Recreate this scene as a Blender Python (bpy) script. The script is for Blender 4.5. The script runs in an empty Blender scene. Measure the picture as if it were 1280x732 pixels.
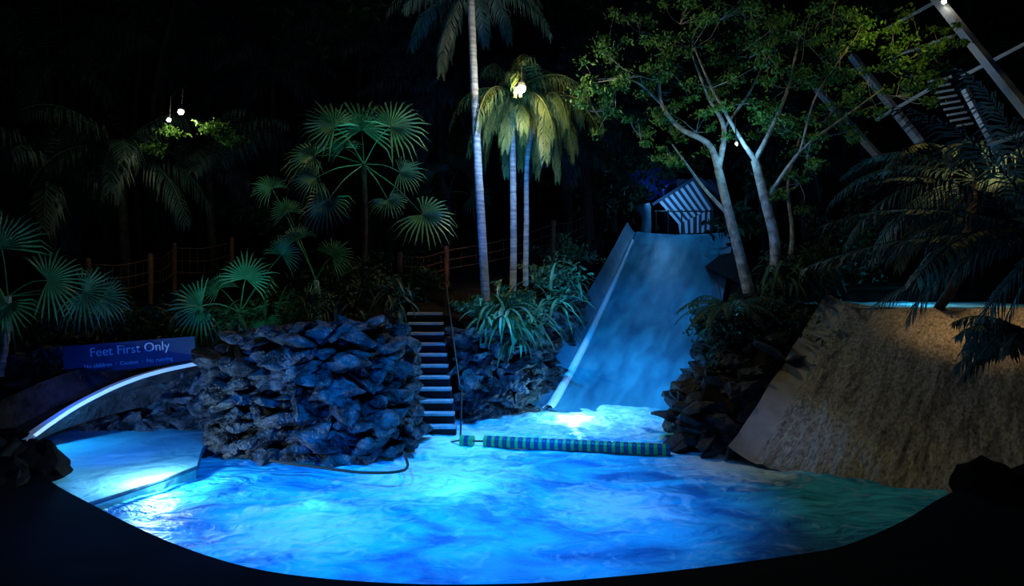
import bpy, bmesh, math, random
import numpy as np
from mathutils import Vector, Matrix, noise
random.seed(7); np.random.seed(7); rng=np.random.RandomState(11)
sc=bpy.context.scene
sc.view_settings.view_transform='Standard'
F=853.33; H=3.2; HY=340.0
def P(px,py,d): return Vector(((px-640)*d/F, d, H-(py-HY)*d/F))
def G(px,py,z=0.0):
    d=(H-z)*F/(py-HY); return P(px,py,d)

# ---------------------------------------------------------------- materials
def mat(name, col, rough=0.6, spec=0.4, col2=None, nscale=5, bump=0.0, bscale=20, emis=None, estr=0, metal=0, rampp=(0.35,0.65), dist=0.0, mapping=None, detail=4, coord='Object', bdist=0.05, foam=None, tmap=None):
    m=bpy.data.materials.new(name); m.use_nodes=True
    nt=m.node_tree; b=nt.nodes['Principled BSDF']
    b.inputs['Base Color'].default_value=(*col,1); b.inputs['Roughness'].default_value=rough
    b.inputs['Specular IOR Level'].default_value=spec; b.inputs['Metallic'].default_value=metal
    if emis: 
        b.inputs['Emission Color'].default_value=(*emis,1); b.inputs['Emission Strength'].default_value=estr
    tc=nt.nodes.new('ShaderNodeTexCoord'); mp=nt.nodes.new('ShaderNodeMapping')
    nt.links.new(tc.outputs[coord],mp.inputs[0])
    if mapping:
        mp.inputs['Scale'].default_value=mapping[0]; mp.inputs['Rotation'].default_value=mapping[1]
    if tmap:   # rotate first, then stretch along the flow direction
        mp.vector_type='TEXTURE'; mp.inputs['Scale'].default_value=tmap[0]; mp.inputs['Rotation'].default_value=tmap[1]
    if col2:
        n=nt.nodes.new('ShaderNodeTexNoise'); n.inputs['Scale'].default_value=nscale; n.inputs['Detail'].default_value=detail
        n.inputs['Distortion'].default_value=dist
        r=nt.nodes.new('ShaderNodeValToRGB')
        r.color_ramp.elements[0].position=rampp[0]; r.color_ramp.elements[1].position=rampp[1]
        r.color_ramp.elements[0].color=(*col,1); r.color_ramp.elements[1].color=(*col2,1)
        nt.links.new(mp.outputs[0],n.inputs['Vector']); nt.links.new(n.outputs['Fac'],r.inputs[0])
        out=r.outputs[0]
        if foam:
            # churned foam around the places where the slides discharge
            acc=None
            for (c,rad) in foam:
                vm=nt.nodes.new('ShaderNodeVectorMath'); vm.operation='DISTANCE'; vm.inputs[1].default_value=c
                nt.links.new(tc.outputs[coord],vm.inputs[0])
                mr=nt.nodes.new('ShaderNodeMapRange'); mr.inputs['From Min'].default_value=rad; mr.inputs['From Max'].default_value=rad*.15
                mr.inputs['To Min'].default_value=0; mr.inputs['To Max'].default_value=.5
                nt.links.new(vm.outputs['Value'],mr.inputs['Value'])
                if acc is None: acc=mr.outputs[0]
                else:
                    mx=nt.nodes.new('ShaderNodeMath'); mx.operation='MAXIMUM'; nt.links.new(acc,mx.inputs[0]); nt.links.new(mr.outputs[0],mx.inputs[1]); acc=mx.outputs[0]
            n3=nt.nodes.new('ShaderNodeTexNoise'); n3.inputs['Scale'].default_value=3.5; n3.inputs['Detail'].default_value=8; n3.inputs['Distortion'].default_value=1.2
            nt.links.new(tc.outputs[coord],n3.inputs['Vector'])
            ad=nt.nodes.new('ShaderNodeMath'); ad.operation='ADD'; nt.links.new(acc,ad.inputs[0]); nt.links.new(n3.outputs['Fac'],ad.inputs[1])
            m2=nt.nodes.new('ShaderNodeMapRange'); m2.inputs['From Min'].default_value=.58; m2.inputs['From Max'].default_value=.95
            nt.links.new(ad.outputs[0],m2.inputs['Value'])
            mix=nt.nodes.new('ShaderNodeMixRGB'); mix.inputs[2].default_value=(.75,.95,.97,1)
            nt.links.new(m2.outputs[0],mix.inputs[0]); nt.links.new(out,mix.inputs[1]); out=mix.outputs[0]
        nt.links.new(out,b.inputs['Base Color'])
    if bump:
        n2=nt.nodes.new('ShaderNodeTexNoise'); n2.inputs['Scale'].default_value=bscale; n2.inputs['Detail'].default_value=5
        n2.inputs['Distortion'].default_value=dist*0.5
        bp=nt.nodes.new('ShaderNodeBump'); bp.inputs['Strength'].default_value=bump; bp.inputs['Distance'].default_value=bdist
        nt.links.new(mp.outputs[0],n2.inputs['Vector']); nt.links.new(n2.outputs['Fac'],bp.inputs['Height']); nt.links.new(bp.outputs[0],b.inputs['Normal'])
    return m
M={}
M['pool']=mat('pool_water_mat',(0.006,0.2,0.42),0.55,0.2,(0.05,0.7,0.88),0.42,0.7,1.5,dist=2.4,rampp=(0.36,0.62),detail=9,bdist=0.3,mapping=((1,1.7,1),(0,0,0.25)),
  foam=[((1.6,15.2,0),3.6),((-.9,12.9,0),2.0),((3.6,11.4,0),1.6),((-1.2,10.7,0),2.0),((-2.6,8.6,0),1.5),((1.4,9.4,0),1.3)])
M['lpool']=mat('plunge_water_mat',(0.15,0.5,0.6),0.55,0.2,(0.3,0.75,0.85),0.8,0.4,2,dist=1.0,bdist=0.15)
M['slide']=mat('slide_water_mat',(0.02,0.13,0.2),0.45,0.3,(0.08,0.36,0.44),2.4,0.35,4,dist=0.4,tmap=((8,1,1.5),(0,0,1.22)),bdist=0.05,detail=9,rampp=(.3,.72))
M['slidewall']=mat('slide_wall_mat',(0.03,0.11,0.17),0.5,0.4,(0.08,0.18,0.24),2,0.2,6)
M['sliderim']=mat('slide_rim_mat',(0.8,0.85,0.9),0.4,0.4)
M['rapid']=mat('rapids_foam_mat',(0.1,0.09,0.075),0.3,0.5,(0.5,0.46,0.38),26,0.5,24,dist=0.4,tmap=((3.6,1,1.6),(0,0,0.89)),bdist=0.03,rampp=(0.32,0.72),detail=9)
M['rapidwall']=mat('rapids_wall_mat',(0.34,0.31,0.27),0.5,0.3,(0.45,0.41,0.36),3,0.2,8)
M['rock']=mat('rock_mat',(0.008,0.009,0.012),0.36,0.5,(0.16,0.17,0.18),3.6,1.0,11,bdist=0.14,rampp=(0.42,0.72),detail=8)
M['rockdark']=mat('dark_rock_mat',(0.008,0.009,0.01),0.6,0.3,(0.04,0.04,0.045),3.2,0.8,9,bdist=0.08)
M['soil']=mat('soil_mat',(0.006,0.0055,0.005),0.9,0.1,(0.015,0.013,0.01),3,0.6,6)
M['deck']=mat('deck_edge_mat',(0.002,0.002,0.0025),0.8,0.05,(0.004,0.004,0.005),2)
M['fan']=mat('fan_leaf_mat',(0.04,0.14,0.07),0.4,0.4,(0.08,0.24,0.12),2)
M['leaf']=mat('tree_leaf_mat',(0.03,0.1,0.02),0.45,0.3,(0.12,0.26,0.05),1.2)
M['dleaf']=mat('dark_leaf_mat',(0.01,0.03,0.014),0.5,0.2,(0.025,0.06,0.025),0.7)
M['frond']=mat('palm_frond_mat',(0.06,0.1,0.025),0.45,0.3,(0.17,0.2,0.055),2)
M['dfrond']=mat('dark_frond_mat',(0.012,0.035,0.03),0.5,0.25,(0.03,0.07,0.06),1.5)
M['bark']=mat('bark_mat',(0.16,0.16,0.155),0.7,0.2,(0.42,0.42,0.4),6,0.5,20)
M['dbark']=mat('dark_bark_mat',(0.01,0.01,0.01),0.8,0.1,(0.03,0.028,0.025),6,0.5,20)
M['palmbark']=mat('palm_bark_mat',(0.2,0.22,0.23),0.7,0.2,(0.45,0.48,0.5),3,0.6,14,mapping=((0.6,0.6,6),(0,0,0)))
M['wood']=mat('wood_mat',(0.08,0.035,0.02),0.7,0.2,(0.16,0.07,0.04),4,0.3,20,mapping=((4,4,0.6),(0,0,0)))
M['rope']=mat('rope_mat',(0.09,0.05,0.03),0.9,0.1)
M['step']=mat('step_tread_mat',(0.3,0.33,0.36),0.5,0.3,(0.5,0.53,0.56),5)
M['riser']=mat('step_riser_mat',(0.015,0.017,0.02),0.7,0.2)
M['green']=mat('float_green_mat',(0.03,0.34,0.1),0.4,0.3)
M['navy']=mat('float_navy_mat',(0.01,0.05,0.12),0.4,0.3)
M['sign']=mat('sign_panel_mat',(0.015,0.035,0.08),0.5,0.3,(0.025,0.05,0.1),2)
M['signtext']=mat('sign_text_mat',(0.45,0.5,0.6),0.5,0.2)
M['beam']=mat('roof_beam_mat',(0.55,0.58,0.6),0.5,0.3)
M['hutlight']=mat('hut_slat_mat',(0.6,0.7,0.8),0.5,0.3)
M['hutdark']=mat('hut_panel_mat',(0.03,0.05,0.09),0.6,0.3)
M['wall']=mat('wall_mat',(0.004,0.008,0.02),0.9,0.1,(0.008,0.012,0.03),0.2)
M['metal']=mat('lamp_metal_mat',(0.03,0.03,0.03),0.5,0.4,metal=0.6)
M['bulb']=mat('lamp_bulb_mat',(1,1,1),0.5,0.2,emis=(1,0.95,0.8),estr=40)

# ---------------------------------------------------------------- mesh builder
class MB:
    def __init__(s): s.v=[]; s.f=[]; s.m=[]; s.n=0
    def add(s,v,f,mi=0):
        v=np.asarray(v,float).reshape(-1,3); f=np.asarray(f,int)
        s.v.append(v); s.f.extend((f+s.n).tolist()); s.m.extend([mi]*len(f)); s.n+=len(v)
    def build(s,name,mats,parent=None,smooth=False):
        me=bpy.data.meshes.new(name); me.from_pydata(np.concatenate(s.v).tolist(),[],s.f)
        for k in mats: me.materials.append(M[k])
        me.polygons.foreach_set('material_index',s.m)
        if smooth: me.polygons.foreach_set('use_smooth',[True]*len(s.f))
        me.update()
        o=bpy.data.objects.new(name,me); sc.collection.objects.link(o)
        if parent: o.parent=parent
        return o
def empty(name):
    e=bpy.data.objects.new(name,None); sc.collection.objects.link(e); e.empty_display_size=0.2; return e
def A(v): return np.array(v,float)
def nrm(v): 
    v=A(v); return v/(np.linalg.norm(v)+1e-9)
def spline(pts,n):
    pts=[A(p) for p in pts]; 
    if len(pts)<3: return [pts[0]+(pts[-1]-pts[0])*i/(n-1) for i in range(n)]
    ext=[2*pts[0]-pts[1]]+pts+[2*pts[-1]-pts[-2]]; out=[]
    m=len(pts)-1
    for i in range(n):
        t=i/(n-1)*m; k=min(int(t),m-1); t-=k
        a,b,c,d=ext[k:k+4]
        out.append(0.5*(2*b+(c-a)*t+(2*a-5*b+4*c-d)*t*t+(3*b-3*c+d-a)*t**3))
    return out
def tube(mb,pts,rad,seg=8,mi=0,cap=True):
    pts=[A(p) for p in pts]; n=len(pts)
    if not hasattr(rad,'__len__'): rad=[rad]*n
    elif len(rad)==2 and n!=2: rad=[rad[0]+(rad[1]-rad[0])*i/(n-1) for i in range(n)]
    V=[]; up=None
    for i in range(n):
        t=nrm(pts[min(i+1,n-1)]-pts[max(i-1,0)])
        if up is None:
            up=nrm(np.cross(t,[0,0,1] if abs(t[2])<0.9 else [1,0,0]))
        up=nrm(up-t*np.dot(up,t)); w=np.cross(t,up)
        for k in range(seg):
            a=2*math.pi*k/seg; V.append(pts[i]+rad[i]*(math.cos(a)*up+math.sin(a)*w))
    Fc=[(i*seg+k,i*seg+(k+1)%seg,(i+1)*seg+(k+1)%seg,(i+1)*seg+k) for i in range(n-1) for k in range(seg)]
    mb.add(V,Fc,mi)
    if cap:
        for i in (0,n-1):
            mb.add(V[i*seg:(i+1)*seg],[tuple(range(seg))],mi)
def box(mb,c,s,mi=0,rotz=0,axes=None):
    c=A(c); h=A(s)/2
    V=A([(x,y,z) for x in(-1,1) for y in(-1,1) for z in(-1,1)])*h
    if axes is None:
        ca,sa=math.cos(rotz),math.sin(rotz); R=A([[ca,-sa,0],[sa,ca,0],[0,0,1]]); V=V@R.T
    else: V=V@np.array(axes)
    mb.add(V+c,[(0,1,3,2),(4,6,7,5),(0,4,5,1),(2,3,7,6),(0,2,6,4),(1,5,7,3)],mi)
def beam(mb,a,b,w,h,mi=0):
    a=A(a);b=A(b); x=nrm(b-a); y=nrm(np.cross([0,0,1],x)); z=np.cross(x,y)
    box(mb,(a+b)/2,(np.linalg.norm(b-a),w,h),mi,axes=[x,y,z])
bm=bmesh.new(); bmesh.ops.create_icosphere(bm,subdivisions=3,radius=1); bm.verts.ensure_lookup_table()
ICO=np.array([v.co[:] for v in bm.verts]); ICOF=np.array([[v.index for v in f.verts] for f in bm.faces]); bm.free()
def rock(mb,c,s,mi=0,planes=10,lo=.3,hi=.75):
    v=ICO.copy()
    for _ in range(planes):
        n=nrm(rng.normal(size=3)); h=rng.uniform(lo,hi)
        d=np.maximum(v@n-h,0); v-=np.outer(d,n)
    k=rng.uniform(2,4,3); ph=rng.uniform(0,6,3)
    v*=(1+.07*np.sin(v[:,:1]*k[0]*3+ph[0])*np.sin(v[:,1:2]*k[1]*3+ph[1])+.05*np.sin(v[:,2:]*9+ph[2]))
    q,_=np.linalg.qr(rng.normal(size=(3,3)))
    v=(v@q)*A(s); a=rng.uniform(-0.6,0.6); ca,sa=math.cos(a),math.sin(a)
    v=v@A([[ca,0,sa],[0,1,0],[-sa,0,ca]]); v=v@A([[ca,sa,0],[-sa,ca,0],[0,0,1]])
    mb.add(v+A(c),ICOF,mi)
def rockwall(mb,path,z0,ztop,size=0.2,mi=0,jit=0.18):
    path=[A((p[0],p[1],p[2] if len(p)>2 else ztop)) for p in path]
    L=[0]
    for i in range(1,len(path)): L.append(L[-1]+np.linalg.norm((path[i]-path[i-1])[:2]))
    z=z0
    while True:
        s=rng.uniform(0,size); any_=False
        while s<L[-1]:
            k=max(i for i in range(len(L)) if L[i]<=s); k=min(k,len(path)-2)
            t=(s-L[k])/(L[k+1]-L[k]+1e-9); p=path[k]+(path[k+1]-path[k])*t
            tan=path[k+1]-path[k]; nr=nrm((tan[1],-tan[0],0))
            sz=size*(rng.uniform(0.6,1.15) if rng.rand()<.75 else rng.uniform(1.3,1.9))
            if z<p[2]+rng.uniform(-.15,.15):
                any_=True
                bul=.12*math.sin(p[0]*2.3+z*1.7)
                c=(p[0]+nr[0]*(rng.uniform(-jit,jit)+bul),p[1]+nr[1]*(rng.uniform(-jit,jit)+bul),z+rng.uniform(-.09,.09))
                rock(mb,c,(sz*1.35,sz*1.0,sz*rng.uniform(.45,.9)),mi)
            s+=sz*1.3
        z+=size*.85
        if not any_ or z>9: break
def fan_leaf(mb,hub,nor,up,R,nseg=24,span=5.0,mi=0,droop=0.22):
    hub=A(hub); n=nrm(nor); u=nrm(A(up)-n*np.dot(up,n)); w=np.cross(n,u)
    h=span/nseg/2; V=[];Fc=[]
    for i in range(nseg):
        a=-span/2+span*(i+.5)/nseg; rr=R*(0.86+0.14*math.cos(a*0.6))*rng.uniform(.86,1.08)
        def pt(r,an,z): return hub+r*(math.cos(an)*u+math.sin(an)*w)+z*n
        g=A((0,0,-1))
        b=len(V)
        cup=0.06*R
        V+=[hub,pt(rr*.4,a-h*.9,-.02*R+cup),pt(rr*.4,a,.03*R+cup),pt(rr*.4,a+h*.9,-.02*R+cup),
            pt(rr*.75,a-h*.3,cup*.6)+g*droop*.2*R,pt(rr*.75,a+h*.3,cup*.6)+g*droop*.2*R,pt(rr,a,0)+g*droop*R*rng.uniform(.3,1.5)]
        Fc+=[(b,b+1,b+2),(b,b+2,b+3),(b+1,b+4,b+2),(b+2,b+5,b+3),(b+2,b+4,b+5),(b+4,b+6,b+5)]
    mb.add(V,Fc,mi)
def frond(mb,p0,d0,L,droop=0.8,n=34,ll=0.45,lw=0.022,mi=0,hang=0.35,rad=0.018):
    p=A(p0); d=nrm(d0); N=14; pts=[p.copy()]
    for i in range(N):
        d=nrm(d+A((0,0,-1))*droop/N*(0.4+1.2*i/N)); p=p+d*L/N; pts.append(p.copy())
    tube(mb,pts,(rad,rad*.25),4,mi,False)
    V=[];Fc=[]
    for i in range(n):
        t=0.12+0.88*(i+.5)/n; k=t*N; j=min(int(k),N-1); q=pts[j]+(pts[j+1]-pts[j])*(k-j); ax=nrm(pts[j+1]-pts[j])
        sd=nrm(np.cross(ax,[0,0,1])+1e-4); l=ll*(0.35+0.65*math.sin(math.pi*min(1,t*0.95+.03)))*rng.uniform(.8,1.15)
        for s in(-1,1):
            dr=nrm(sd*s+ax*(0.55+.5*t)+A((0,0,-hang*rng.uniform(.4,1.6)))+rng.normal(size=3)*.08)
            m=q+dr*l*.5; e=q+nrm(dr+A((0,0,-hang)))*l; wv=nrm(np.cross(dr,np.cross(sd*s,ax)+1e-3))*lw
            b=len(V); V+=[q-wv*.5,q+wv*.5,m+wv,m-wv,e]; Fc+=[(b,b+1,b+2),(b,b+2,b+3),(b+3,b+2,b+4)]
    mb.add(V,Fc,mi)
def leaves(mb,c,r,n,size,mi=0,shell=0.4,asp=0.42):
    c=A(c); r=A(r if hasattr(r,'__len__') else (r,r,r))
    d=rng.normal(size=(n,3)); d/=np.linalg.norm(d,axis=1)[:,None]
    rad=(shell+(1-shell)*rng.rand(n))[:,None]*(0.8+0.35*np.sin(d[:,:1]*5+d[:,2:]*4+c[0]*3))
    p=c+d*rad*r
    a=rng.normal(size=(n,3)); a[:,2]-=0.4; a/=np.linalg.norm(a,axis=1)[:,None]
    b=np.cross(a,rng.normal(size=(n,3))); b/=np.linalg.norm(b,axis=1)[:,None]
    nn=np.cross(a,b); s=(size*rng.uniform(.6,1.3,n))[:,None]
    V=np.stack([p-a*s*.5,p+b*s*asp*.5+nn*s*.08,p+a*s*.5,p-b*s*asp*.5+nn*s*.08],1).reshape(-1,3)
    i=np.arange(n)*4
    mb.add(V,np.concatenate([np.stack([i,i+1,i+2],1),np.stack([i,i+2,i+3],1)]),mi)
def strap(mb,p0,d0,L,w,droop=1.6,mi=0):
    p=A(p0); d=nrm(d0); N=7; V=[];sd=nrm(np.cross(d,[0,0,1])+1e-4)
    for i in range(N+1):
        ww=w*math.sin(math.pi*(0.12+0.88*i/N))+0.003
        V+=[p-sd*ww,p+A((0,0,-1))*ww*.25,p+sd*ww]
        d=nrm(d+A((0,0,-1))*droop/N); p=p+d*L/N
    Fc=[]
    for i in range(N):
        a=i*3; Fc+=[(a,a+1,a+4,a+3),(a+1,a+2,a+5,a+4)]
    mb.add(V,Fc,mi)
def prism(name,pts,zb,matn,parent=None):
    bm=bmesh.new(); tv=[bm.verts.new(p) for p in pts]; bv=[bm.verts.new((p[0],p[1],zb)) for p in pts]
    f=bm.faces.new(tv); bmesh.ops.triangulate(bm,faces=[f])
    n=len(pts)
    for i in range(n):
        j=(i+1)%n; bm.faces.new((tv[i],bv[i],bv[j],tv[j]))
    bmesh.ops.recalc_face_normals(bm,faces=bm.faces)
    me=bpy.data.meshes.new(name); bm.to_mesh(me); bm.free(); me.materials.append(M[matn])
    o=bpy.data.objects.new(name,me); sc.collection.objects.link(o)
    if parent:o.parent=parent
    return o
def gridsurf(mb,fn,nu,nv,mi=0):
    V=[fn(i/(nu-1),j/(nv-1)) for j in range(nv) for i in range(nu)]
    mb.add(V,[(j*nu+i,j*nu+i+1,(j+1)*nu+i+1,(j+1)*nu+i) for j in range(nv-1) for i in range(nu-1)],mi)

# ---------------------------------------------------------------- pool water
mb=MB()
def wf(u,v):
    x=-9+18*u; y=5+12*v
    q=Vector((x*.6,y*.9,0)); wv=noise.noise_vector(q*1.3)*.6
    z=0.08*noise.noise(q+wv)+0.04*noise.noise(Vector((x*1.8,y*2.8,3))+wv)
    cf=max(0,1-math.hypot(x-1.8,y-14.8)/3.2)
    z+=cf*.09*noise.noise(Vector((x*3.5,y*3.5,7)))
    return (x,y,z)
gridsurf(mb,wf,240,180); mb.build('pool_water',['pool'],smooth=True)
e=empty('plunge_pool')
pp=[G(115,628,.14),G(180,607,.14),G(245,585,.14),Vector((-5.4,11.9,.14)),Vector((-5.5,13.4,.14)),Vector((-10,13.6,.14)),Vector((-9,11.5,.14)),Vector((-6.9,9.4,.14))]
prism('plunge_water',pp,-.3,'lpool',e)
mb=MB(); tube(mb,spline([G(108,631,.15),G(150,618,.15),G(200,601,.15),G(246,584,.15)],12),0.03,6); mb.build('plunge_lip',['slidewall'],e)

# deck
front=[(30,550),(45,575),(62,600),(115,630),(200,672),(300,706),(400,722),(520,729.5),(620,729.5),(700,726),(850,712),(1000,692),(1060,680),(1130,650),(1190,615),(1290,575)]
fp=[G(x,y,.35) for x,y in front]
sp=[Vector(p) for p in spline(fp,60)]
pts=sp+[Vector((14,11,.35)),Vector((14,-5,.35)),Vector((-16,-5,.35)),Vector((-16,14,.35)),Vector((-9.8,13.6,.35))]
prism('floor',pts,-.6,'deck')
mb=MB()
for _ in range(12): rock(mb,(rng.uniform(-8.3,-6.75),rng.uniform(8.9,10.2),rng.uniform(.35,.6)),(.5,.4,.35),lo=.5,hi=.85)
for _ in range(12): rock(mb,(rng.uniform(6.3,8.4),rng.uniform(7.6,9.2),rng.uniform(.3,.42)),(.5,.45,.26),lo=.5,hi=.85)
mb.build('foreground_boulders',['deck'])

# ---------------------------------------------------------------- banks
prism('planting_bank',[(-5.0,12.3,1.85),(-4.4,12.05,2.05),(-3.35,11.7,2.15),(-2.5,11.8,2.2),(-2.3,12.1,2.2),(-2.3,13.2,2.2),(-2.75,15.6,2.3),(-2.5,42,5),(-30,42,5),(-30,14,2),(-10,13.8,1.6),(-5.6,13.5,1.6)],-.5,'soil')
prism('planting_bank',[(-.85,14.7,2.05),(-.3,15.2,2.05),(.3,15.9,2.0),(.65,16.7,2.1),(3.7,27.5,4.5),(3.7,42,5),(-2.4,42,5),(-2.4,15.8,2.3),(-1.45,15.6,2.2)],-.5,'soil')
bm_=MB()
ring=[(4.3,15.9,.6),(3.7,13.8,.7),(3.35,12.3,.8),(3.7,12.0,.5),(5.2,13.5,1.6),(6.9,15.4,2.3),(7.0,18,2.6),(20,18,3),(20,42,5),(8.9,42,5),(8.9,27.5,4.6),(6.7,21,2.5)]
cc=(6.0,17,2.75)
V=[cc]+ring+[(p[0],p[1],-.5) for p in ring]; n=len(ring)
bm_.add(V,[(0,1+i,1+(i+1)%n) for i in range(n)]); bm_.add(V,[(1+i,1+n+i,1+n+(i+1)%n,1+(i+1)%n) for i in range(n)])
bm_.build('planting_bank',['soil'])

# rock walls
mb=MB(); rockwall(mb,[(-5.5,13.2,1.6),(-5.15,12.0,1.75),(-4.6,11.8,1.95),(-3.4,11.4,2.1),(-2.45,11.45,2.1),(-2.1,11.8,2.15),(-2.0,12.5,2.1),(-2.2,13.4,2.1),(-2.6,15.4,2.15)],0.0,2.15,.185)
for i in range(22): rock(mb,(-4.8+i*.12+rng.uniform(-.1,.1),11.85-.25*min(1,i/11)+rng.uniform(-.05,.4),2.0+.012*i+rng.uniform(-.08,.14)),(.26,.2,.13))
mb.build('rock_wall',['rock'])
mb=MB(); rockwall(mb,[(-10,13.5),(-5.4,13.2)],0.0,1.65,.22); mb.build('rock_wall',['rock'])
mb=MB(); rockwall(mb,[(-1.3,15.8),(-.98,14.6),(-.3,15.0),(.3,15.8),(.7,16.6),(1.25,18.3,2.2),(2.1,21.2,2.8)],0.0,2.0,.2); mb.build('rock_wall',['rock'])
mb=MB(); rockwall(mb,[(5.4,18.5,1.7),(4.5,16.6,.8),(4.1,15.8,.7),(3.6,13.8,.8),(3.22,12.3,.9),(3.6,11.85,.7),(4.8,13.2,1.5),(6.9,15.5,2.3)],0.0,1,.24)
for _ in range(70):
    t=rng.rand(); rock(mb,(3.9+2.3*t+rng.uniform(-.3,.3),13+3*t+rng.uniform(-.5,1),.8+1.5*t+rng.uniform(-.1,.25)),(.3,.28,.22))
mb.build('rock_wall',['rockdark'])

# ---------------------------------------------------------------- main slide
def zs(y):
    t=max(0,min(1,(y-15.9)/11.1)); return 4.72*t**1.15
def lx(y): return 1.2+(y-16.7)*.362
def rx(y): return 3.95+(y-15.7)*.395
e=empty('water_slide')
mb=MB()
def sf(u,v):
    y=15.6+11.5*v; x=lx(y)+(rx(y)-lx(y))*u
    return (x,y,zs(y)-.02+.1*(2*u-1)**2+0.025*noise.noise(Vector((x*1.2,y*.8,0)))+.012*noise.noise(Vector(((x-.38*y)*3,y*.7,4))))
gridsurf(mb,sf,50,90); mb.build('slide_bed',['slide'],e,True)
mb=MB()
def lw(u,v):
    y=15.6+11.5*v; return (lx(y)-(.62-.3*v)*u-.05,y,zs(y)+.05+.42*u**1.6)
gridsurf(mb,lw,6,60)
def lw2(u,v):
    y=15.6+11.5*v; return (lx(y)-(.67-.3*v)-.15*u,y,zs(y)+.47-2*u*u)
gridsurf(mb,lw2,4,60)
def rw(u,v):
    y=15.6+11.5*v; return (rx(y)+.45*u,y,zs(y)+.08+.45*u)
gridsurf(mb,rw,4,60)
mb.build('slide_side_walls',['slidewall'],e,True)
mb=MB()
def st(u,v):
    y=15.7+10.5*v; a=math.pi*u; return (lx(y)-.02-.12*math.cos(a)*(1-.5*v),y,zs(y)+.07+.08*math.sin(a))
gridsurf(mb,st,8,60); mb.build('slide_edge_strip',['sliderim'],e,True)
mb=MB(); box(mb,(6.55,29.4,4.52),(4.4,4.6,.3)); mb.build('slide_platform',['slidewall'],e)

# ---------------------------------------------------------------- right rapids
e=empty('rapids_slide')
mb=MB()
TL=A((7.45,15.2,2.42)); TR=A((11.6,14.6,2.42)); BL=A((3.95,11.2,-.03)); BR=A((7.4,9.2,-.03))
def rp(u,v):
    a=BL+(BR-BL)*u; b=TL+(TR-TL)*u; p=a+(b-a)*v
    t=v; z=-.04+2.46*(t**1.15*(1-.12)+.12*math.sin(t*math.pi/2))
    nz=.07*noise.noise(Vector((p[0]*1.1,p[1]*1.1,0)))+.04*noise.noise(Vector((u*14,v*5,5)))+.02*noise.noise(Vector((u*40,v*14,9)))
    return (p[0],p[1],z+nz*min(1,3*(1-v)+.2)+.12*(2*u-1)**4)
gridsurf(mb,rp,160,130); mb.build('rapids_water',['rapid'],e,True)
mb=MB()
def rl(u,v):
    p=A(rp(0,v)); return (p[0]-.36*u+.03,p[1]+.25*u,p[2]-.02+.22*u**1.3)
gridsurf(mb,rl,6,60)
def rl2(u,v):
    p=A(rl(1,v)); return (p[0]-.1*u,p[1]+.08*u,p[2]-1.5*u*u)
gridsurf(mb,rl2,4,60)
def rr_(u,v):
    p=A(rp(1,v)); return (p[0]+.3*u,p[1]-.2*u,p[2]+.4*u)
gridsurf(mb,rr_,4,60)
mb.build('rapids_side_walls',['rapidwall'],e,True)
mb=MB()
def up(u,v): 
    x=7.4+5*u; y=15+3*v
    return (x,y,2.42+.04*noise.noise(Vector((x*2,y*2,1))))
gridsurf(mb,up,40,30); mb.build('upper_pool_water',['lpool'],e,True)

# ---------------------------------------------------------------- left "feet first" flume
e=empty('flume_channel')
rim=spline([P(28,549,9.9),P(60,526,10.4),P(100,501,10.9),P(150,477,11.5),P(200,461,12.0),P(272,446,12.6)],40)
mb=MB(); 
V=[];Fc=[]
for i,p in enumerate(rim):
    t=nrm(rim[min(i+1,39)]-rim[max(i-1,0)]); s=nrm(np.cross([0,0,1],t)); w=.06*s
    V+=[p-w,p+w,p+w-A((0,0,.07)),p-w-A((0,0,.07))]
for i in range(39):
    a=i*4
    for k in range(4): Fc.append((a+k,a+(k+1)%4,a+4+(k+1)%4,a+4+k))
mb.add(V,Fc); mb.build('flume_rim',['sliderim'],e)
mb=MB()
for i in range(39):
    for k,(o0,z0,o1,z1) in enumerate([(.06,-.05,.5,-.35),(.5,-.35,1.0,-.3),(1.0,-.3,1.3,.12),(1.3,.12,1.45,-.9)]):
        q=[]
        for p,idx in((rim[i],i),(rim[i+1],i+1)):
            t=nrm(rim[min(idx+1,39)]-rim[max(idx-1,0)]); s=nrm(np.cross([0,0,1],t)); q.append((p,s))
        mb.add([q[0][0]+q[0][1]*o0+A((0,0,z0)),q[0][0]+q[0][1]*o1+A((0,0,z1)),q[1][0]+q[1][1]*o1+A((0,0,z1)),q[1][0]+q[1][1]*o0+A((0,0,z0))],[(0,1,2,3)])
mb.build('flume_trough',['rockdark'],e,True)
mb=MB(); tube(mb,spline([P(5,505,11.2),P(60,482,11.8),P(130,462,12.3),P(250,440,13)],20),.02,6)
for x,y,d in((30,494,11.5),(100,470,12.1),(190,450,12.7)):
    p=P(x,y,d); tube(mb,[p,p-Vector((0,0,.5))],.02,6)
mb.build('flume_handrail',['metal'],e)

# sign
e=empty('feet_first_only_sign')
a=P(80,450,12.3); b=P(245,437,12.5); mb=MB(); beam(mb,a,b,.05,.5); 
for t in(.12,.88):
    q=a.lerp(b,t); tube(mb,[q+Vector((0,.06,.2)),q+Vector((0,.06,-.5))],.03,6)
mb.build('sign_board',['sign'],e)
def text(body,pos,size,ang,parent):
    c=bpy.data.curves.new('sign_text','FONT'); c.body=body; c.size=size; c.align_x='CENTER'; c.align_y='CENTER'; c.extrude=.004
    o=bpy.data.objects.new('sign_text',c); sc.collection.objects.link(o); c.materials.append(M['signtext']); o.location=pos
    o.rotation_euler=(math.pi/2,-ang,0.08); o.parent=parent
mid=a.lerp(b,.5)+Vector((0,-.04,0))
text('Feet First Only',mid+Vector((.02,-.02,.11)),.23,.09,e)
text('No children  \u00b7  Caution  \u00b7  No running',mid+Vector((0,-.02,-.13)),.1,.09,e)

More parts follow.
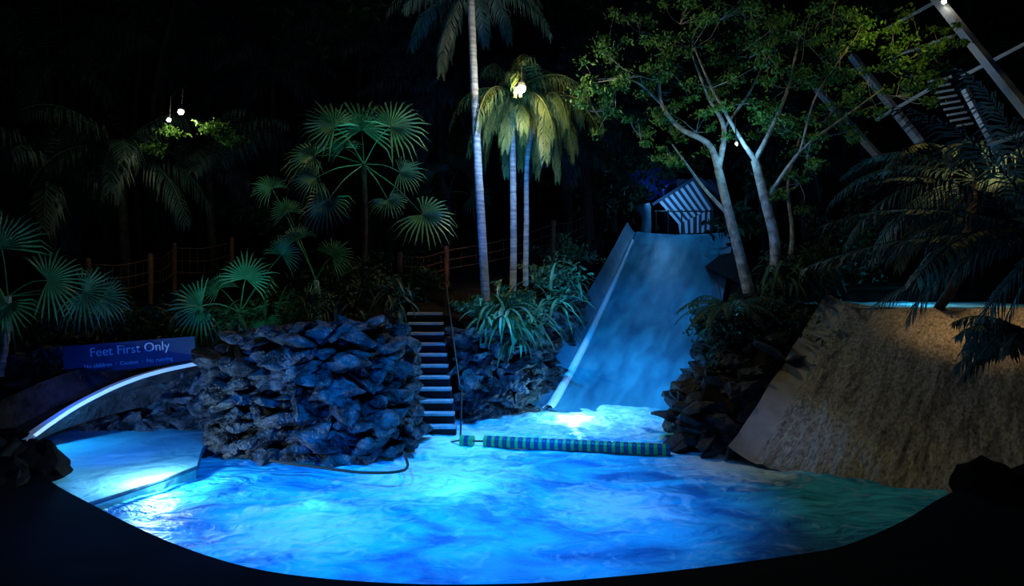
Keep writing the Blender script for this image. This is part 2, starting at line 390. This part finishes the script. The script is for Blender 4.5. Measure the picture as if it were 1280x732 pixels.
# ---------------------------------------------------------------- steps
e=empty('stone_steps')
mb=MB(); m2=MB(); ns=11
for i in range(ns):
    t=i/(ns-1); y=13.3+2.2*t; z=.2+2.08*t; xc=-1.49-.5*t; w=.78
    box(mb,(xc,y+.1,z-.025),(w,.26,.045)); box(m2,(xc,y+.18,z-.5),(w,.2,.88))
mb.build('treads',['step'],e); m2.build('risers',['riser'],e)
mb=MB()
tube(mb,[(-.98,13.25,.95),(-1.02,13.3,1.0),(-1.5,15.5,2.95)],.018,8); tube(mb,[(-.98,13.25,.95),(-1.0,13.25,-.1)],.018,8); tube(mb,[(-1.5,15.4,2.9),(-1.5,15.4,2.2)],.018,8)
mb.build('step_handrail',['metal'],e)

# ---------------------------------------------------------------- floating barrier
e=empty('floating_barrier')
mb=MB()
p0=G(605,551,.1); p1=G(838,562,.1); N=46
for i in range(N):
    a=p0.lerp(p1,i/N); b=p0.lerp(p1,(i+1)/N); b2=a.lerp(b,.98)
    tube(mb,[a,a.lerp(b,.12),a.lerp(b,.88),b2],[.095,.105,.105,.095],12,i%2)
q0=G(576,550,.1); q1=G(592,551,.1)
for i in range(3):
    a=q0.lerp(q1,i/3); b=q0.lerp(q1,(i+1)/3); tube(mb,[a,b],.1,12,i%2)
mb.build('float_segments',['green','navy'],e)
mb=MB(); tube(mb,spline([P(535,540,13.4),P(555,552,13),q0,q1,p0],14),.018,6); tube(mb,[p1,p1+Vector((.25,.15,.15))],.018,6)
mb.build('tether_rope',['rope'],e)
mb=MB(); tube(mb,spline([G(340,573,.25)-Vector((0,.1,0)),G(400,584,.2)-Vector((0,0,0)),G(460,588,.2)-Vector((0,.1,0)),G(508,584,.25)-Vector((0,.1,0)),G(505,565,.3)],24),.022,6); mb.build('mooring_rope',['rope'])

# ---------------------------------------------------------------- fan palms
def fanpalm(name,crown,base,lv,d,mk='fan',bk='palmbark'):
    e=empty(name); mb=MB(); cr=P(*crown,d)
    if base: 
        bp=P(*base,d); tube(mb,spline([bp,bp.lerp(cr,.5)+Vector((.04,0,0)),cr],14),[.07-.015*(i%2) for i in range(14)],8); mb.build('trunk',[bk],e,True)
    mb=MB()
    for (x,y,r,ux,uz,dd) in lv:
        hub=P(x,y,d+dd); R=r*d/F
        ctrl=cr.lerp(hub,.55)+Vector((0,0,.12*R)); tube(mb,spline([cr,ctrl,hub],7),(.014,.008),5,0,False)
        fan_leaf(mb,hub,(rng.uniform(-.45,.45),-1,rng.uniform(.1,.9)),(ux,-.2,uz),R,nseg=24,span=rng.uniform(3.6,4.8))
    mb.build('leaves',[mk],e)
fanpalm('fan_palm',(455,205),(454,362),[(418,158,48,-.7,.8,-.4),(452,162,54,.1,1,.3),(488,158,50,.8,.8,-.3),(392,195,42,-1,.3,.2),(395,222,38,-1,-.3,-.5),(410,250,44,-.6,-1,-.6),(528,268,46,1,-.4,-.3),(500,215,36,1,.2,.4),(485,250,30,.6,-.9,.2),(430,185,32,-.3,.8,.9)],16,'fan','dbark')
fanpalm('fan_palm',(300,390),(300,425),[(252,382,48,-.7,-.2,-.3),(307,348,42,.3,1,-.3),(352,318,34,.5,1,.3),(275,360,26,-.6,.8,.5),(385,377,36,1,-.1,-.2),(330,400,30,.2,-1,-.4)],13.4)
fanpalm('fan_palm',(395,350),(397,405),[(370,300,30,-.5,1,0),(415,320,30,.7,.7,-.3),(340,235,30,-.6,.8,.6),(360,265,26,-.3,1,.3),(400,375,30,.2,-1,-.3)],15.5)
fanpalm('fan_palm',(10,370),(0,470),[(2,310,62,-.3,1,-.3),(60,350,52,.8,.2,0),(105,365,50,1,-.2,.2),(10,380,50,-.3,-.8,-.4),(130,372,40,1,-.4,.4)],12.6)
fanpalm('fan_palm',(560,240),(560,345),[(545,215,30,-.6,1,0),(575,210,30,.4,1,.2),(590,245,28,1,0,0),(535,250,28,-1,0,.3)],20,'dleaf','dbark')

# slim palms
def slim(name,pts,d,r,crown=None,mk='dfrond',nf=12,L=2.6,droop=1.2,ll=.55,bk='palmbark',lw=.02,emin=-.1,n=36,hang=.6):
    e=empty(name); mb=MB(); p=spline([P(x,y,d) for x,y in pts],40)
    tube(mb,p,[r*(1.25-.35*i/39)+(.006 if i%2 else 0) for i in range(40)],10); mb.build('trunk',[bk],e,True)
    mb=MB(); c=p[-1]
    for i in range(nf):
        a=2*math.pi*i/nf+rng.uniform(-.2,.2); el=rng.uniform(emin,1.1)
        frond(mb,c,(math.cos(a)*math.cos(el),math.sin(a)*math.cos(el),math.sin(el)),L*rng.uniform(.75,1.15),droop*rng.uniform(.7,1.3),n,ll,lw,0,hang)
    mb.build('fronds',[mk],e); return c
slim('slim_palm',[(608,392),(603,300),(596,180),(591,60),(588,-20)],15.5,.085,nf=16,L=2.4,droop=1.8)
slim('slim_palm',[(641,372),(642,300),(641,190),(640,118)],16.4,.07,mk='frond',nf=22,L=2.1,droop=2.8,ll=.5,lw=.012,emin=-.9,n=38,hang=.8)
slim('slim_palm',[(657,357),(658,280),(660,190),(678,122)],16.8,.055,mk='frond',nf=20,L=2.0,droop=2.6,ll=.5,lw=.012,emin=-.9,n=38,hang=.8)

def lamp(name,pos,r=.06):
    e=empty(name); mb=MB(); p=A(pos); v=ICO*r; mb.add(v+p,ICOF); mb.build('bulb',['bulb'],e,True)
    mb=MB(); tube(mb,[p+A((0,.02,.03)),p+A((0,.04,r*1.2)),p+A((0,.06,r*2.4))],[r*1.3,r*1.2,r*.4],10); tube(mb,[p+A((0,.05,r*2)),p+A((0,.1,.6)),p+A((0,.4,.8))],.012,6); mb.build('housing',['metal'],e)
lamp('corner_glow_bulb',P(652,111,14.6),.085)
lamp('corner_glow_bulb',P(226,140,17),.065); lamp('corner_glow_bulb',P(211,150,17),.045)
lamp('corner_glow_bulb',P(921,180,15.4),.03)
lamp('corner_glow_bulb',P(1180,2,19),.06)  # bulb added for a glow at the roof corner, no lamp known there

# ---------------------------------------------------------------- trees on right
def tree(name,brs,clumps,d,leafn,size):
    e=empty(name); mb=MB()
    for pts,r0,r1 in brs:
        tube(mb,spline([P(*p[:2],d+(p[2] if len(p)>2 else 0)) for p in pts],16),(r0,r1),8)
    m2=MB()
    for x,y,r,dz in clumps:
        c=P(x,y,d+dz); R=r*d/F
        for k in range(7):
            q=A(c)+rng.normal(size=3)*R*.6
            tube(mb,[A(c),(A(c)+q)/2+rng.normal(size=3)*.06,q],(.010,.004),4,0,False)
            leaves(m2,q,(R*.55,R*.5,R*.3),int(leafn/7),size,shell=.1)
    mb.build('branches',['bark'],e,True); m2.build('foliage',['leaf'],e)
tree('shade_tree',[([(936,365),(925,320),(912,270),(898,212)],.14,.1),([(898,212),(886,180),(850,160),(827,130),(824,95)],.085,.03),([(827,130),(790,100),(735,104)],.035,.012),([(898,212),(905,160),(885,120),(862,60)],.08,.02),([(912,270),(880,235),(858,205),(840,180)],.05,.015),([(905,160),(940,110),(960,60)],.04,.012)],
  [(735,104,30,0),(770,112,30,.3),(800,95,34,-.3),(835,85,34,.2),(830,140,28,.5),(865,60,40,0),(890,110,36,-.5),(870,165,30,.5),(920,70,44,.3),(955,60,44,-.3),(800,170,24,1),(850,30,36,.5),(925,130,34,-.2),(930,20,44,.8),(835,195,22,.2),(760,60,34,1),(800,40,34,1.2),(745,140,22,.6),(900,25,40,-.3)],16,620,.11)
tree('shade_tree',[([(968,356),(968,300),(956,250),(944,200)],.13,.1),([(944,200),(925,172),(890,110),(868,60)],.065,.02),([(944,200),(962,165),(985,110),(1000,40)],.065,.02),([(957,250),(1000,190),(1050,150),(1105,110)],.05,.015),([(1000,190),(1020,120),(1060,60)],.03,.012),([(985,345,.5),(990,290,.5),(985,230,.6),(1000,170,.6)],.06,.025)],
  [(985,110,40,0),(1005,50,46,.2),(1050,70,40,-.3),(1040,140,36,.2),(1085,105,36,0),(1115,75,40,.4),(1150,60,34,.4),(1060,165,30,.5),(985,165,30,.4),(1080,40,40,.7),(1120,120,26,0),(1010,195,26,.5),(960,150,30,.5),(1140,95,26,0),(1170,75,24,.6),(960,30,40,.5),(1040,20,40,.4),(1000,230,24,.6),(1190,60,20,.3)],15.6,620,.11)

# ---------------------------------------------------------------- shrubs
def shrub(name,items,size=.16,mk='dleaf',straps=None):
    mb=MB()
    for x,y,d,rx_,rz,n in items:
        leaves(mb,P(x,y,d),(rx_,rx_*.8,rz),n,size,shell=.2)
    if straps:
        for x,y,d,n,L,w in straps:
            c=P(x,y,d)
            for i in range(n):
                a=rng.uniform(0,6.28); el=rng.uniform(.2,1.3)
                strap(mb,A(c)+rng.normal(size=3)*.12,(math.cos(a)*math.cos(el),math.sin(a)*math.cos(el)-.3,math.sin(el)),L*rng.uniform(.7,1.2),w,rng.uniform(1.5,3.2))
    mb.build(name,[mk])
shrub('broadleaf_shrub',[(640,375,15.6,.9,.45,900),(685,345,18,1.1,.6,900),(590,385,15.2,.6,.3,400),(705,315,22,1.3,.7,900)],.16,'fan',
   [(630,395,15,40,1.0,.04),(655,405,15.2,30,1.0,.04),(610,400,14.8,24,.8,.035),(690,380,16.8,34,1.0,.04),(712,360,18.5,22,.8,.04),(645,430,14.9,14,.6,.03)])
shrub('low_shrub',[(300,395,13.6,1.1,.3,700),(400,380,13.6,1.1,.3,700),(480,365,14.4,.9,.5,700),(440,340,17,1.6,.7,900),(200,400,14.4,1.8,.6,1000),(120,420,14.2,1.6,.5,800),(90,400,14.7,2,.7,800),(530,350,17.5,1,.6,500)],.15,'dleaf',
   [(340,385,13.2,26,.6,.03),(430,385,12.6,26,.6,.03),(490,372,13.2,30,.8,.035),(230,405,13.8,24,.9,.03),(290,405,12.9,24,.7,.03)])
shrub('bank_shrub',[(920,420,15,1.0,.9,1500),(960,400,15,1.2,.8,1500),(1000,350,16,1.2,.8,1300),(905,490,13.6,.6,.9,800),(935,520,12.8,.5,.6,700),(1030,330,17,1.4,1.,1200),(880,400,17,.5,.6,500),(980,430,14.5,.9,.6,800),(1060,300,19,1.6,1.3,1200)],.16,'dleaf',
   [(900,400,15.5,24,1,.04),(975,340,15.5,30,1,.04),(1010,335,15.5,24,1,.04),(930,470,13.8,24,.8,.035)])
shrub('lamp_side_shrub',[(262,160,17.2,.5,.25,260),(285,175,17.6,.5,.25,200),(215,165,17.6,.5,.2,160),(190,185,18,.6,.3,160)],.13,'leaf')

# cycad on right bank
mb=MB(); c=P(912,385,14.6)
for i in range(16):
    a=2*math.pi*i/16; frond(mb,c,(math.cos(a),math.sin(a)-.2,rng.uniform(.2,.8)),1.3,1.5,34,.22,.012,0,.3)
mb.build('cycad_plant',['dleaf'])

# right foreground palm
e=empty('feather_palm'); mb=MB()
c=P(1310,290,9.5); tube(mb,spline([(c.x+.2,c.y,.3),(c.x+.1,c.y,2),c],10),.13,10); mb.build('trunk',['dbark'],e,True)
mb=MB()
for tx,tz,L,dr in((-1,.05,3.2,.5),(-1,.35,3.0,.7),(-1,.7,2.9,1.0),(-.6,1,2.8,1.1),(-.9,-.3,2.6,.5),(-.6,-.8,2.0,.5),(-.25,-.7,1.8,.4),(-1,-.1,2.3,1.6),(-.6,.4,2.2,1.8),(-.3,1.2,2.6,1.2),(.5,.8,2.4,1),(1,.2,2.5,1),(-.8,.15,2.6,1.1)):
    frond(mb,c,(tx,rng.uniform(-.3,.45),tz),L,dr,44,.62,.02,0,.35)
mb.build('fronds',['dfrond'],e)
e=empty('feather_palm'); mb=MB()
c=P(1220,225,13.2); tube(mb,spline([(c.x+.4,c.y+1.9,2.3),(c.x+.2,c.y+.8,3.2),c],10),.1,10); mb.build('trunk',['dbark'],e,True)
mb=MB()
for i in range(15):
    a=2*math.pi*i/15; el=rng.uniform(-.2,.7); frond(mb,c,(math.cos(a)*math.cos(el),math.sin(a)*math.cos(el)*.7,math.sin(el)),2.9,1.7,44,.6,.018,0,.5)
mb.build('fronds',['dfrond'],e)
e=empty('feather_palm'); mb=MB()
c=P(1290,420,9.6); 
for i in range(11):
    a=math.pi*(.5+.1*i); el=rng.uniform(-.3,.6); frond(mb,c,(math.cos(a)*math.cos(el),math.sin(a)*math.cos(el)*.6,math.sin(el)),1.15,1.3,30,.4,.018,0,.5)
tube(mb,[(c.x+.1,c.y,.3),c],.08,8)
mb.build('fronds',['dfrond'],e)

# background palms & jungle
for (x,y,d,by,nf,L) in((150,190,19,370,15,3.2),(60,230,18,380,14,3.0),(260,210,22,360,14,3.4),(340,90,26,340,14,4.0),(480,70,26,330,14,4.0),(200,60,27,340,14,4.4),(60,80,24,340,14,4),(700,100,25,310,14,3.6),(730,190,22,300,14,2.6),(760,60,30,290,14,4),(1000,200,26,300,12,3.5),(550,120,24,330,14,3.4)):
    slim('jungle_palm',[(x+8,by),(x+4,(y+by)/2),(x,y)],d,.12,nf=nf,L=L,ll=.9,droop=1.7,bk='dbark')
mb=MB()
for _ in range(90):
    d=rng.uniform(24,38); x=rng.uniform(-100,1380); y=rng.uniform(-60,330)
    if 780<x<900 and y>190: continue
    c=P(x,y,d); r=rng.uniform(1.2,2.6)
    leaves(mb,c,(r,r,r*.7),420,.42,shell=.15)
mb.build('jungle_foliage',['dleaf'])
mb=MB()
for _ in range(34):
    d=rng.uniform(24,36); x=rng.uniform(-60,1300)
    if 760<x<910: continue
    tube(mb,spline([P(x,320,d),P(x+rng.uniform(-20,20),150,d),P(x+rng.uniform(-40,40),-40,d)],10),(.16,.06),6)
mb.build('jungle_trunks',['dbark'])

# ---------------------------------------------------------------- rope fences
def fence(pts,d,hpx):
    e=empty('rope_fence'); mb=MB(); m2=MB(); tops=[]
    for x,y,dd in pts:
        b=P(x,y,dd); t=b+Vector((0,0,hpx*dd/F)); tube(mb,[b-Vector((0,0,.3)),b,t,t+Vector((0,0,.03))],[.07,.07,.07,.04],8); tops.append((b,t))
    for (b0,t0),(b1,t1) in zip(tops,tops[1:]):
        for f in(.25,.55,.88):
            a=b0.lerp(t0,f); c=b1.lerp(t1,f); m=a.lerp(c,.5)-Vector((0,0,.1)); tube(m2,spline([a,m,c],8),.018,5)
        for k in range(1,8):
            a=b0.lerp(b1,k/8)+Vector((0,0,.15)); c=t0.lerp(t1,k/8)-Vector((0,0,.2)); tube(m2,[a,c],.01,4)
    mb.build('posts',['wood'],e,True); m2.build('ropes',['rope'],e,True)
fence([(110,372,17),(188,366,18.5),(218,352,20),(290,345,22)],18,48)
fence([(500,352,18),(558,345,18.5),(692,312,21),(735,300,24)],18,36)

# ---------------------------------------------------------------- hut
e=empty('slatted_hut'); mb=MB(); m2=MB()
D=28.5
def slat_panel(quad,n):
    a,b,c,d=[A(q) for q in quad]
    for i in range(n):
        for k in(0,1):
            t0=(i+.5*k)/n; t1=(i+.5*(k+1))/n
            v=[a+(b-a)*t0,a+(b-a)*t1,d+(c-d)*t1,d+(c-d)*t0]; back=[q+A((0,.06,0)) for q in v]
            (mb if k==0 else m2).add(v+back,[(0,1,2,3),(7,6,5,4),(0,4,5,1),(3,2,6,7),(0,3,7,4),(1,5,6,2)])
slat_panel([P(822,250,D),P(868,222,D),P(892,260,D),P(848,280,D)],7)
slat_panel([P(848,280,D),P(892,260,D),P(890,290,D),P(850,292,D)],6)
mb.build('light_slats',['hutlight'],e); m2.build('dark_slats',['hutdark'],e)
mb=MB(); box(mb,(P(862,260,30.5)),(1.8,2.8,2.2)); beam(mb,P(815,256,D-.1),P(872,220,D-.1),.25,.12); beam(mb,P(868,220,D-.1),P(905,245,D-.1),.25,.12); mb.build('hut_body',['hutdark'],e)
mb=MB(); 
for x in(820,835,852,870,888): tube(mb,[P(x,262,27.6),P(x,293,27.6)],.03,6)
tube(mb,[P(818,264,27.6),P(892,264,27.6)],.03,6); mb.build('slide_top_railing',['metal'])
mb=MB(); tube(mb,spline([P(806,296,27.6),P(808,275,27.6),P(803,256,27.6)],8),[.22,.22,.21,.2,.2,.24,.3,.3],10); mb.build('stone_pillar',['slidewall'],smooth=True)
mb=MB(); m=[P(782,214,34),P(848,208,34),P(848,248,34),P(810,250,34)]; mb.add(m,[(0,1,2,3)]); mb.build('window_1',['hutdark'])
mb=MB()
for x,y in((785,200),(810,205),(840,212),(800,245),(860,205)): leaves(mb,P(x,y,30),(.9,.6,.5),220,.3,shell=.1)
mb.build('background_shrub',['dleaf'])

# ---------------------------------------------------------------- glazed roof, right
e=empty('glazed_roof_frame'); mb=MB()
def B(x0,y0,d0,x1,y1,d1,w): beam(mb,P(x0,y0,d0),P(x1,y1,d1),w,w)
B(1160,-15,20,1310,172,16,.2); B(1065,70,24,1150,178,21,.2); B(1020,110,26,1100,198,23,.2); B(1205,110,19,1270,235,17.5,.14)
B(1105,38,22,1170,2,21,.08); B(1198,98,19.3,1290,50,18,.08); B(1235,182,18,1300,160,17,.09); B(1095,150,22,1190,95,20,.08); B(1120,70,22,1190,45,20,.06)
mb.build('beams',['beam'],e)
mb=MB()
for i in range(9):
    B_=P(1160+i*4,102+i*7,20); beam(mb,B_,P(1184+i*4,98+i*7,20),.05,.06)
mb.build('louvres',['beam'],e)
e=empty('skylight'); mb=MB(); mb.add([P(265,30,34),P(300,20,34),P(355,45,36),P(340,75,36),P(290,60,34)],[(0,1,2,3,4)]); mb.build('skylight_glass',['slidewall'],e)
mb=MB(); beam(mb,P(262,40,33.8),P(320,62,33.8),.15,.1); beam(mb,P(290,22,33.8),P(350,40,33.8),.15,.1); mb.build('skylight_frame',['beam'],e)

# back wall
mb=MB(); mb.add([(-45,42,-1),(45,42,-1),(45,42,24),(-45,42,24)],[(0,1,2,3)]); mb.build('wall_back',['wall'])

# ---------------------------------------------------------------- lights
def spot(name,loc,tgt,col,W,ang=60,blend=.6,r=.15):
    l=bpy.data.lights.new(name,'SPOT'); l.energy=W; l.color=col; l.spot_size=math.radians(ang); l.spot_blend=blend; l.shadow_soft_size=r
    o=bpy.data.objects.new(name,l); sc.collection.objects.link(o); o.location=loc
    o.rotation_euler=(Vector(tgt)-Vector(loc)).to_track_quat('-Z','Y').to_euler(); return o
def point(name,loc,col,W,r=.1):
    l=bpy.data.lights.new(name,'POINT'); l.energy=W; l.color=col; l.shadow_soft_size=r
    o=bpy.data.objects.new(name,l); sc.collection.objects.link(o); o.location=loc; return o
BL_=(0.0,.25,1.0); CY=(.06,.55,1.0); RB=(0.0,.1,1)
spot('pool_fill_spot',(-3.4,6.5,8),(-2.6,9.3,0),BL_,4300,62,1,.3)  # overhead blue fills added in place of the underwater lights
spot('pool_fill_spot',(.6,7,8),(-.2,9.8,0),BL_,4400,56,1,.3)
spot('pool_fill_spot',(0,12,8),(.2,13.4,0),(.01,.31,1),4600,48,1,.3)
spot('rock_fill_spot',(-3.0,7.6,.45),(-3.4,11.5,1.0),RB,520,66,1,.08)  # unseen fills added low over the water to light the rocks blue
spot('rock_fill_spot',(-6.2,9.5,1.2),(-7,13,.8),RB,260,80,1,.1)
spot('rock_fill_spot',(1.0,10.5,.5),(-.1,15,.9),RB,500,50,1,.08)
spot('step_fill_spot',(-.4,10.5,3.2),(-1.7,14.3,1.2),(.01,.15,1),110,32,1,.1)  # added fill hung over the pool to brighten the steps
spot('slide_spotlight',(2.6,14.6,7.5),(2.6,17.0,.5),(.01,.33,1),4400,56,1,.2)
spot('slide_spotlight',(4.2,17,8.5),(4.4,21,2.2),(.01,.3,.95),1500,44,1,.2)
spot('slide_spotlight',(6.2,20,9.5),(6.2,25,3.6),(.03,.3,.8),600,62,1,.2)
point('slide_pool_lamp',G(718,512,.22),(.3,.8,1),70,.05)
point('plunge_pool_lamp',G(196,588,.3),(.6,.95,1),110,.04)
point('plunge_pool_lamp',(-7.8,12,.9),(.03,.4,1),40,.1)
point('pool_edge_fill',G(392,612,.2),CY,3,.04)
point('pool_edge_fill',G(572,572,.45),CY,16,.05)  # added fill without a fixture, brightens the foam by the rocks
point('flume_lamp',P(120,458,10.3),(.15,.4,1),16,.05)
spot('rapids_spotlight',(8.0,11.6,6.6),(9.6,14.4,2.2),(1,.6,.24),2100,44,1,.4)
spot('rapids_spray_light',(4.4,10.0,2.6),(4.7,11.8,.4),(.25,.42,1),60,50,1,.3)
point('upper_pool_lamp',(9.8,16.4,3.0),CY,35,.2)
# plants
point('palm_floodlight',P(652,109,14.35),(1,.82,.5),240,.07)
spot('palm_uplight',P(465,330,13.8),P(450,160,16),(.08,.8,.5),320,42,1)
spot('fern_front_fill',P(290,350,11.4),P(300,365,13.4),(.12,.85,.75),70,80,1)  # added front fill above the rock wall for the low fan leaves
spot('palm_uplight',P(60,440,11),P(30,320,12.6),(.02,.6,.5),14,80,1)
point('foliage_lamp',P(225,145,16.8),(1,.9,.5),50,.06)
spot('trunk_fill_spot',P(640,400,10),P(625,250,15.5),(.02,.2,1),900,34,1)  # added fill above the pool, puts blue light on the slim palm trunks
point('tree_lamp',P(921,184,15.2),(.2,.6,1),40,.05)
spot('tree_uplight',P(860,330,14),P(860,120,16),(.2,1,.3),45,70,.8)
spot('tree_trunk_fill',(4.6,14.0,2.2),P(945,250,16),(.04,.3,1),230,50,1)  # added fill standing in for the slide's blue light on the trunks
point('canopy_lamp',P(1130,28,14.6),(1,.85,.2),38,.08)
point('hut_lamp',P(840,240,27),(.12,.45,1),90,.1)
point('window_lamp',P(815,235,33),(.02,.15,1),30,.1)
spot('roof_uplight',P(1110,210,18.5),P(1190,70,19.5),(.6,.8,1),120,90,1)
spot('frond_light',P(1120,420,8),P(1180,280,11),(.05,.4,.8),50,80,.8)
point('fence_lamp',P(620,318,17.5),(1,.4,.2),10,.05)
point('shrub_lamp',P(640,395,13.6),(.2,.9,.5),8,.08)
spot('jungle_fill',(-6,14,5),(-8,24,8),(.3,.5,.25),60,100,1)  # unseen fills added to lift the background foliage out of black
spot('jungle_fill',(0,14,6),(0,32,10),(.02,.15,.4),700,140,1)
w=bpy.data.worlds.new('night'); sc.world=w; w.use_nodes=True; w.node_tree.nodes['Background'].inputs[0].default_value=(.0006,.0015,.006,1); w.node_tree.nodes['Background'].inputs[1].default_value=1

cam=bpy.data.cameras.new('camera'); co=bpy.data.objects.new('camera',cam); sc.collection.objects.link(co)
co.location=(0,0,H); co.rotation_euler=(math.pi/2,0,0); cam.sensor_width=36; cam.lens=24; cam.shift_y=-(366-HY)/1280; sc.camera=co
